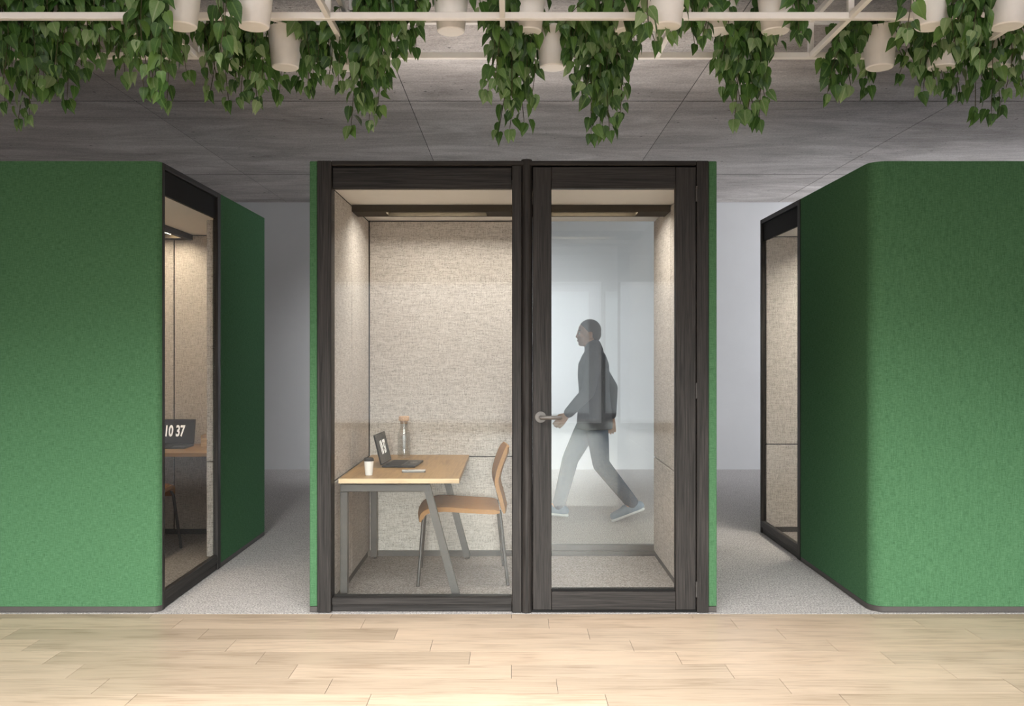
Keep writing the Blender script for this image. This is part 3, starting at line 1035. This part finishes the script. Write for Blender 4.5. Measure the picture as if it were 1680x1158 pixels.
def make_person():
    """walks towards -x; origin on the floor under the pelvis"""
    t = empty('person', (0, 0, 0))
    F = lambda f, y, z: Vector((-f, y, z))             # f = forwards
    hip = {s: F(0.0, s * 0.085, 0.885) for s in (-1, 1)}
    knee = {-1: F(-0.045, -0.085, 0.475), 1: F(0.20, 0.085, 0.50)}
    ank = {-1: F(-0.31, -0.08, 0.140), 1: F(0.30, 0.085, 0.098)}
    toe = {-1: F(-0.155, -0.085, 0.030), 1: F(0.46, 0.09, 0.060)}
    heel = {-1: F(-0.365, -0.08, 0.105), 1: F(0.255, 0.085, 0.035)}
    sho = {-1: F(0.015, -0.185, 1.375), 1: F(0.015, 0.185, 1.375)}
    elb = {-1: F(0.075, -0.235, 1.085), 1: F(-0.165, 0.225, 1.105)}
    wri = {-1: F(0.245, -0.215, 0.900), 1: F(-0.165, 0.215, 0.850)}
    m = MB()
    # trunk
    trunk(m, [(F(f, 0, z), rx, ry) for f, z, rx, ry in ((0.0, 0.84, 0.085, 0.13), (0.0, 0.90, 0.108, 0.155), (0.0, 1.0, 0.100, 0.145), (0.005, 1.10, 0.100, 0.138), (0.01, 1.21, 0.112, 0.152), (0.01, 1.31, 0.110, 0.165), (0.008, 1.39, 0.080, 0.150), (0.008, 1.43, 0.045, 0.07))])
    limb(m, [F(0.010, 0, 1.40), F(0.032, 0, 1.50)], [0.062, 0.054])
    # head
    hc = F(0.062, 0, 1.572)
    m.ball(hc + F(-0.012, 0, 0.018), (0.092, 0.074, 0.090), 24)
    m.ball(hc + F(0.022, 0, -0.045), (0.062, 0.056, 0.068), 20)
    m.ball(hc + F(0.052, 0, -0.088), (0.026, 0.024, 0.022), 14)        # chin
    m.ball(hc + F(0.068, 0, 0.012), (0.018, 0.046, 0.014), 14)         # brow
    limb(m, [hc + F(0.076, 0, 0.004), hc + F(0.090, 0, -0.028)], [0.008, 0.011], 10)   # nose
    m.ball(hc + F(0.082, 0, -0.034), (0.012, 0.017, 0.009), 10)
    m.ball(hc + F(0.076, 0, -0.062), (0.011, 0.022, 0.010), 10)        # mouth
    for s in (-1, 1):
        m.ball(hc + F(0.056, s * 0.040, -0.024), (0.024, 0.020, 0.020), 12)   # cheek
        m.ball(hc + F(-0.020, s * 0.076, -0.016), (0.020, 0.009, 0.032), 12)  # ear
        # arms
        limb(m, [sho[s], elb[s], wri[s]], [0.056, 0.041, 0.028])
        # legs
        limb(m, [hip[s], (hip[s] + knee[s]) / 2, knee[s], knee[s].lerp(ank[s], 0.35), ank[s]], [0.088, 0.076, 0.056, 0.056, 0.038])
        limb(m, [ank[s], toe[s]], [0.038, 0.030])
        # hand
        d = (wri[s] - elb[s]).normalized()
        ax = Vector((0, 1, 0))
        side = d.cross(ax).normalized()          # in the plane of the palm
        if side.x > 0:
            side = -side                          # thumb side is forwards
        pc = wri[s] + d * 0.045
        for k in (-1.5, -0.5, 0.5, 1.5):
            limb(m, [wri[s] + d * 0.010 + side * k * 0.010, wri[s] + d * 0.080 + side * k * 0.019], [0.014, 0.0115], 10)
        inward = Vector((0, -s, 0))
        for k, ln in ((-1.5, 0.058), (-0.5, 0.074), (0.5, 0.080), (1.5, 0.072)):
            b0 = wri[s] + d * 0.082 + side * k * 0.0205
            b1 = b0 + (d * 0.94 + inward * 0.30).normalized() * ln * 0.48
            b2 = b1 + (d * 0.75 + inward * 0.62).normalized() * ln * 0.30
            b3 = b2 + (d * 0.45 + inward * 0.85).normalized() * ln * 0.24
            limb(m, [b0, b1, b2, b3], [0.0098, 0.0090, 0.0082, 0.0070], 10)
        t0 = wri[s] + d * 0.022 + side * 0.020
        t1 = t0 + (d * 0.7 + side * 0.62 + inward * 0.35).normalized() * 0.034
        t2 = t1 + (d * 0.9 + side * 0.28 + inward * 0.45).normalized() * 0.030
        limb(m, [t0, t1, t2], [0.0130, 0.0105, 0.0085], 10)
    body = remeshed(m, 'body', 'skin', t, 0.0055, 3)
    # hair cap
    m = MB()
    m.ball(hc + F(-0.022, 0, 0.030), (0.096, 0.081, 0.090), 24)
    m.ball(hc + F(-0.062, 0, -0.006), (0.056, 0.070, 0.068), 20)
    hr = remeshed(m, 'hair', 'hair', t, 0.006, 2)
    bm = bmesh.new()
    bm.from_mesh(hr.data)
    bmesh.ops.bisect_plane(bm, geom=bm.verts[:] + bm.edges[:] + bm.faces[:], plane_co=hc + F(0.040, 0, 0.055), plane_no=Vector((-0.74, 0, -0.67)), clear_outer=True)
    bm.to_mesh(hr.data)
    bm.free()
    for s in (-1, 1):
        e = MB().ball(hc + F(0.067, s * 0.030, -0.004), 0.0115, 12).build('eye', 'eye_white', t, True)
        MB().ball(hc + F(0.0755, s * 0.0315, -0.004), 0.0052, 10).build('iris', 'iris', e, True)
        MB().ball(hc + F(0.066, s * 0.033, 0.022), (0.012, 0.018, 0.004), 10).build('eyebrow', 'hair', t, True)
    MB().ball(hc + F(0.081, 0, -0.064), (0.007, 0.019, 0.006), 12).build('lips', 'lip', t, True)
    # jacket
    m = MB()
    trunk(m, [(F(f, 0, z), rx, ry) for f, z, rx, ry in ((0.0, 0.765, 0.150, 0.200), (0.0, 0.82, 0.152, 0.202), (0.0, 0.90, 0.146, 0.195), (0.0, 1.0, 0.134, 0.180), (0.005, 1.10, 0.130, 0.172), (0.01, 1.21, 0.134, 0.180), (0.01, 1.31, 0.130, 0.190), (0.006, 1.39, 0.098, 0.172), (0.006, 1.44, 0.055, 0.085))])
    limb(m, [F(0.006, 0, 1.42), F(0.016, 0, 1.462)], [0.082, 0.074])
    for s in (-1, 1):
        limb(m, [sho[s], sho[s].lerp(elb[s], 0.5), elb[s], elb[s].lerp(wri[s], 0.5), elb[s].lerp(wri[s], 0.93)], [0.074, 0.066, 0.057, 0.051, 0.043])
    jk = remeshed(m, 'jacket', 'jacket', t, 0.008, 4)
    # jeans
    m = MB()
    m.ball(F(0, 0, 0.90), (0.118, 0.165, 0.09), 20)
    for s in (-1, 1):
        limb(m, [hip[s] + Vector((0, 0, .01)), (hip[s] + knee[s]) / 2, knee[s], knee[s].lerp(ank[s], 0.4), ank[s] + Vector((0, 0, 0.005))], [0.098, 0.090, 0.072, 0.066, 0.056])
    remeshed(m, 'jeans', 'jeans', t, 0.008, 4)
    for s in (-1, 1):
        m = MB()
        mid = heel[s].lerp(toe[s], 0.5)
        m.ball(heel[s] + Vector((0, 0, 0.022)), (0.045, 0.040, 0.040), 14)
        m.ball(mid + Vector((0, 0, 0.030)), (0.055, 0.042, 0.042), 14)
        limb(m, [heel[s] + Vector((0, 0, 0.020)), mid + Vector((0, 0, 0.020)), toe[s] + Vector((0, 0, 0.008))], [0.042, 0.044, 0.036])
        limb(m, [ank[s], ank[s].lerp(heel[s], 0.6)], [0.048, 0.046])
        sh = remeshed(m, 'sneaker', 'sneaker', t, 0.007, 3)
        d = (toe[s] - heel[s])
        d.normalize()
        dn = d.cross(Vector((0, 1, 0)))
        if dn.z > 0:
            dn = -dn
        a = heel[s] - d * 0.040 + dn * 0.012
        b_ = toe[s] + d * 0.034 + dn * 0.020
        MB().bar(a, b_, 0.082, 0.022, (0, 0, 1), 0.009).build('sole', 'sole', sh)
    return t


pn = make_person()
tag(pn, 'person in charcoal jacket and blue jeans walking left through the corridor', 'person')
pn.location = (0.70, 2.80, 0.004)

# ------------------------------------------------------------------ white trellis under the ceiling
TZ0, TZ1, TB = 2.925, 3.105, 0.030
TR = (-0.25, -0.8075, -1.365)
tre = tag(empty('ceiling_trellis', (0, -0.8, TZ0)), 'white metal trellis hung below the concrete ceiling carrying the plant pots', 'trellis')
TX = [(826 - 840 + 252 * k) / PXM * 0.95 for k in range(-5, 6)]
for y in TR:
    for z in (TZ0, TZ1):
        world_to(MB().box(TX[0] - .015, TX[-1] + .015, y - TB / 2, y + TB / 2, z, z + TB, 0.002).build('rail', 'white_metal', tre), tre)
    for x in TX:
        world_to(MB().box(x - TB / 2 + .002, x + TB / 2 - .002, y - TB / 2 + .002, y + TB / 2 - .002, TZ0 + TB, TZ1).build('post', 'white_metal', tre), tre)
for x in TX:
    for z in (TZ0, TZ1):
        for ya, yb in zip(TR, TR[1:]):
            world_to(MB().box(x - TB / 2 + .003, x + TB / 2 - .003, yb + TB / 2, ya - TB / 2, z + .001, z + TB - .001, 0.002).build('cross_bar', 'white_metal', tre), tre)
for x in TX[::2]:
    for y in TR:
        world_to(MB().tube([(x, y, TZ1 + TB), (x, y, H_ROOM - 0.001)], 0.006, 8).build('hanging_rod', 'white_metal', tre), tre)

# ------------------------------------------------------------------ hanging planters
def leaf_mesh(i, mat):
    rr = random.Random(100 + i)
    rows = [(-0.07, 0.18), (0.03, 0.31), (0.18, 0.365), (0.38, 0.335), (0.62, 0.215), (0.82, 0.085), (1.0, 0.0)]
    fold = rr.uniform(0.10, 0.34)
    droop = rr.uniform(0.10, 0.45)
    curl = rr.uniform(-0.10, 0.10)
    bm = bmesh.new()
    R_ = []
    for t, w in rows:
        if w == 0:
            R_.append([bm.verts.new((curl * 0.6, 1.0, -droop))])
            continue
        row = []
        for s in (-1, -0.55, 0, 0.55, 1):
            x = w * s
            tt = t if abs(s) > 0.3 else max(t, 0.0)
            if t < 0 and abs(s) == 1:
                tt = t + 0.05
            z = fold * abs(x) * (1.0 if abs(s) < 0.9 else 0.85) - droop * max(0, tt) ** 2 + (0.02 * rr.uniform(-1, 1) if abs(s) == 1 else 0)
            row.append(bm.verts.new((x + curl * max(0, tt) ** 2 * 0.6, tt, z)))
        R_.append(row)
    for a, b in zip(R_, R_[1:]):
        for k in range(4):
            if len(b) == 1:
                bm.faces.new((a[k], a[k + 1], b[0]))
            else:
                bm.faces.new((a[k], a[k + 1], b[k + 1], b[k]))
    for f in bm.faces:
        f.smooth = True
    me = bpy.data.meshes.new('leaf')
    bm.to_mesh(me)
    bm.free()
    me.materials.append(mat)
    return me


LEAVES = [leaf_mesh(i, LEAF[0]) for i in range(7)]
PALE = [leaf_mesh(20 + i, LEAF[1]) for i in range(4)]


def add_leaf(parent, pos, tip, nrm, size, pale):
    tip = tip.normalized()
    nrm = (nrm - tip * nrm.dot(tip))
    if nrm.length < 1e-3:
        nrm = Vector((0, -1, 0))
    nrm.normalize()
    xax = tip.cross(nrm).normalized()
    m = Matrix((xax, tip, nrm)).transposed().to_4x4()
    o = bpy.data.objects.new('leaf', R.choice(PALE if pale else LEAVES))
    COL.objects.link(o)
    o.parent = parent
    o.matrix_local = Matrix.Translation(pos) @ m @ Matrix.Diagonal((size * R.uniform(0.82, 1.08), size, size, 1))
    return o


POT_H = 0.195
pot_mesh = None
KINDS = {'A': (0.78, 45), 'B': (0.885, 53), 'C': (0.92, 112)}


def planter(kind, px, label, tips, fill=0, strap=False):
    global pot_mesh
    r, yb = KINDS[kind]
    base = at(px, yb, r)
    base.y -= 0.0
    root = tag(empty('hanging_planter', base), label, 'planter', 'white pots of trailing vines under the ceiling')
    if pot_mesh is None:
        p = MB().lathe([(0, 0.0), (0.061, 0.0), (0.066, 0.005), (0.086, POT_H - 0.004), (0.0865, POT_H), (0.082, POT_H), (0.078, POT_H - 0.03), (0, POT_H - 0.03)], n=40).build('pot', 'pot', root, True)
        pot_mesh = p.data
    else:
        p = bpy.data.objects.new('pot', pot_mesh)
        COL.objects.link(p)
        p.parent = root
    MB().lathe([(0, POT_H - 0.028), (0.076, POT_H - 0.028), (0.076, POT_H - 0.022), (0, POT_H - 0.014)], n=20).build('soil', 'soil', root)
    # hanger: two thin straps up to the trellis
    topz = max(H_ROOM - base.z - 0.001 if kind == 'B' else TZ1 - base.z, POT_H + 0.05)
    for s in (-1, 1):
        MB().tube([(s * 0.084, 0, POT_H - 0.006), (s * 0.02, 0, topz)], 0.0016, 6).build('hanger_wire', 'white_metal', root)
    if strap:
        y0 = TR[1] - base.y
        MB().bar((0.0, y0, TZ0 - base.z + 0.012), (0.0, -0.05, POT_H + 0.012), 0.026, 0.004, (0, 0, 1)).build('hanger_strap', 'white_metal', root)
    # vines
    more = [(tx + R.uniform(-12, 12), 30 + (ty - 30) * R.uniform(0.35, 0.75), *deep) for tx, ty, *deep in tips if ty > 90 and R.random() < 0.75]
    for tx, ty, *deep in tips + more:
        rv = deep[0] if deep else r + R.uniform(-0.028, 0.028) - 0.012
        tip = at(tx, ty, rv) - base
        tip.z += 0.055                      # the last leaf hangs below the stem's end
        ang = math.atan2(tip.y, tip.x)
        hx = Vector((tip.x, tip.y, 0))
        hl = max(0.10, min(hx.length, 0.16))
        hd_ = hx.normalized() if hx.length > 1e-3 else Vector((0, -1, 0))
        p0 = Vector((R.uniform(-.03, .03), R.uniform(-.03, .03), POT_H - 0.02))
        p1 = Vector((hd_.x * 0.07, hd_.y * 0.07, POT_H + R.uniform(0.015, 0.05)))
        p2 = Vector((hd_.x * hl, hd_.y * hl, POT_H - R.uniform(0.0, 0.03)))
        if p2.z < tip.z + 0.03:
            p2.z = tip.z + 0.03
        p3 = p2.lerp(tip, 0.5) + Vector((R.uniform(-.025, .025), R.uniform(-.02, .02), 0))
        p3.x += (tip.x - p2.x) * 0.18
        path = smooth_path([p0, p1, p2, p3, tip], 5)
        v = MB().tube(path, [0.0019] * (len(path) - 1) + [0.001], 5).build('vine', 'vine', root)
        dist = 0.0
        nxt = R.uniform(0.0, 0.02) + 0.05
        sgn = 1
        total = sum((b - a).length for a, b in zip(path, path[1:]))
        for a, b in zip(path, path[1:]):
            seg = (b - a).length
            while nxt < dist + seg:
                f = (nxt - dist) / seg
                pos = a.lerp(b, f)
                u = nxt / total
                az = R.uniform(-1.0, 1.0)
                out = Vector((sgn * R.uniform(0.25, 1.0), R.uniform(-0.9, 0.35), 0))
                td = Vector((out.x * R.uniform(0.2, 0.9), out.y * 0.4, -R.uniform(0.6, 1.2)))
                nm = Vector((sgn * R.uniform(-0.5, 1.3), -R.uniform(0.3, 1.1), R.uniform(0.0, 0.7)))
                off = Vector((sgn * R.uniform(0.006, 0.03), R.uniform(-0.022, 0.014), R.uniform(-0.006, 0.006)))
                sz = R.uniform(0.056, 0.092) * (1.0 if u < 0.85 else 0.86)
                add_leaf(v, pos + off, td, nm, sz, R.random() < (0.08 + 0.30 * max(0, u - 0.5) / 0.5))
                sgn = -sgn if R.random() < 0.8 else sgn
                nxt += R.uniform(0.017, 0.040) * (1.0 if u < 0.62 else 1.4)
            dist += seg
        # the end leaves
        for k in range(2):
            add_leaf(v, tip + Vector((R.uniform(-.006, .006), R.uniform(-.006, .006), 0.0)), Vector((R.uniform(-.45, .45), R.uniform(-.4, .1), -1)),
                     Vector((R.uniform(-.6, .6), -1, 0.3)), R.uniform(0.052, 0.070), R.random() < 0.35)
    # crown of leaves standing over the rim
    cr = MB()
    stems = []
    for k in range(fill):
        a = R.uniform(0, 2 * PI)
        q = Vector((math.cos(a) * R.uniform(0.03, 0.11), math.sin(a) * R.uniform(0.03, 0.11), POT_H + R.uniform(0.0, 0.10)))
        cr.tube([(q.x * 0.3, q.y * 0.3, POT_H - 0.02), (q.x * 0.7, q.y * 0.7, (q.z + POT_H) / 2 + 0.01), q], 0.0014, 4)
        stems.append((q, a))
    if stems:
        v = cr.build('vine', 'vine', root)
        for q, a in stems:
            add_leaf(v, q, Vector((math.cos(a), math.sin(a), R.uniform(-0.9, 0.1))), Vector((math.cos(a) * 0.4, math.sin(a) * 0.4 - 0.3, 1)), R.uniform(0.055, 0.080), R.random() < 0.05)
    return root


PLANTS = [
    ('B', 22, 'white hanging pot cut off at the left edge, its vines hanging furthest left', [(8, 188), (30, 214), (48, 210), (4, 160), (62, 165), (20, 130), (45, 150), (72, 150), (5, 100), (35, 90)], 10, False),
    ('B', 97, 'white hanging pot behind the rail, second from the left edge', [(110, 184), (95, 158), (125, 128), (80, 165), (137, 134), (100, 110), (70, 100), (118, 90), (90, 130), (60, 130)], 10, False),
    ('B', 200, 'white hanging pot behind the rail, third from the left edge', [(165, 116), (195, 116), (205, 143), (150, 95), (178, 80), (215, 90), (300, 105, .92), (306, 136, .92)], 8, False),
    ('A', 297, 'large white pot before the rail, leftmost of the nearest pots', [(236, 166), (262, 174), (274, 186, .84), (250, 150), (224, 120), (240, 128), (262, 120), (232, 90), (255, 70)], 6, False),
    ('C', 383, 'small white pot buried in dense leaves left of the first strapped pot', [(345, 168), (375, 184), (395, 178), (358, 150), (336, 130), (385, 150), (410, 165), (365, 120), (400, 130), (345, 100), (422, 184), (430, 150), (405, 150)], 10, False),
    ('A', 416, 'large white pot before the rail, second nearest pot from the left', [(360, 110), (372, 90), (366, 60)], 6, False),
    ('C', 468, 'white pot hung on a strap low at left, clear in view between vines', [(458, 172, .95), (450, 150, .95), (505, 160), (490, 150, .95), (514, 148), (520, 125), (508, 110), (440, 120, .95)], 9, True),
    ('C', 566, 'white pot behind the long single trailing strand left of the central gap', [(555, 158), (540, 142), (575, 150), (600, 188), (606, 217), (576, 226), (620, 192), (592, 172), (550, 118), (535, 100), (570, 120), (610, 150), (590, 130), (545, 80)], 12, False),
    ('B', 640, 'white pot hidden by the thick leaf curtain just left of the bare pot', [(622, 126), (650, 116), (682, 98), (618, 150), (660, 100), (602, 130), (640, 90), (672, 70), (610, 100), (630, 110), (655, 70), (595, 90)], 12, False),
    ('B', 740, 'bare white pot behind the rail left of the middle with hardly any leaves', [(690, 34), (698, 22), (792, 44)], 3, False),
    ('B', 866, 'white pot at the middle whose left vines hang over the round post', [(800, 170), (812, 150), (840, 184), (826, 120), (806, 96), (822, 150), (850, 100), (835, 80), (870, 90), (815, 70)], 12, False),
    ('C', 907, 'white pot low in the middle with vines hanging down to three pale tips', [(860, 220), (836, 231), (818, 235), (872, 178), (852, 158), (878, 124, .95), (842, 150), (935, 120), (865, 130), (940, 90)], 10, False),
    ('C', 1008, 'white pot right of the middle with the longest vines over the glass door', [(945, 164), (970, 239), (985, 233), (1000, 234), (1018, 204), (1005, 180), (942, 140), (962, 160), (1018, 168), (985, 150), (955, 110), (975, 120), (1000, 120, .95), (990, 190)], 12, False),
    ('B', 1030, 'white pot behind the rail above the glass door with short vines', [(1040, 96), (1052, 62), (1030, 80), (960, 90), (985, 70), (940, 80), (1010, 80), (925, 60), (1035, 50)], 12, False),
    ('A', 1092, 'near white pot above the frame right of the door vines with a short hanging sprig', [(1075, 90), (1100, 74), (1085, 60), (1062, 60), (1098, 50)], 6, False),
    ('B', 1180, 'white pot behind the rail, left one of the pair around the narrow vine column', [(1140, 92), (1152, 80), (1160, 68), (1146, 60), (1195, 60)], 8, False),
    ('B', 1272, 'white pot behind the rail, right one of the pair around the narrow vine column', [(1310, 76), (1322, 68), (1300, 56), (1318, 40), (1262, 60)], 8, False),
    ('C', 1224, 'white pot hidden in the narrow vine column left of the right booth corner', [(1200, 150), (1215, 190), (1205, 215), (1246, 216), (1235, 204), (1255, 178), (1190, 165), (1180, 128), (1266, 100), (1226, 204), (1240, 150), (1215, 130), (1200, 100), (1250, 120), (1230, 110)], 12, False),
    ('C', 1443, 'white pot hung on a strap low at right, clear in view between vines', [(1357, 174), (1352, 118), (1376, 165), (1396, 160), (1418, 162, .96), (1430, 134, .96), (1402, 108), (1475, 140, .95), (1378, 90), (1485, 110), (1390, 130)], 11, True),
    ('A', 1528, 'large white pot before the rail, left of the two at the right edge', [(1488, 70), (1568, 100), (1572, 60)], 6, False),
    ('C', 1545, 'small white pot low behind the leaves between the two large pots at right', [(1560, 174), (1575, 170), (1548, 150), (1590, 150), (1600, 130), (1572, 120), (1585, 100), (1514, 170), (1536, 160), (1526, 135, .95), (1504, 128), (1500, 100)], 12, False),
    ('C', 1640, 'white pot hidden behind the rightmost vines under the nearest right pot', [(1626, 206), (1640, 194), (1616, 160), (1650, 165), (1672, 160), (1660, 130), (1678, 148), (1612, 120), (1640, 130), (1600, 204)], 10, False),
    ('A', 1652, 'large white pot before the rail, cut off at the right edge', [(1600, 100), (1596, 80), (1608, 120), (1590, 60)], 6, False),
]
for kind, px, label, tips, fill, strap in PLANTS:
    planter(kind, px, label, tips, fill, strap)
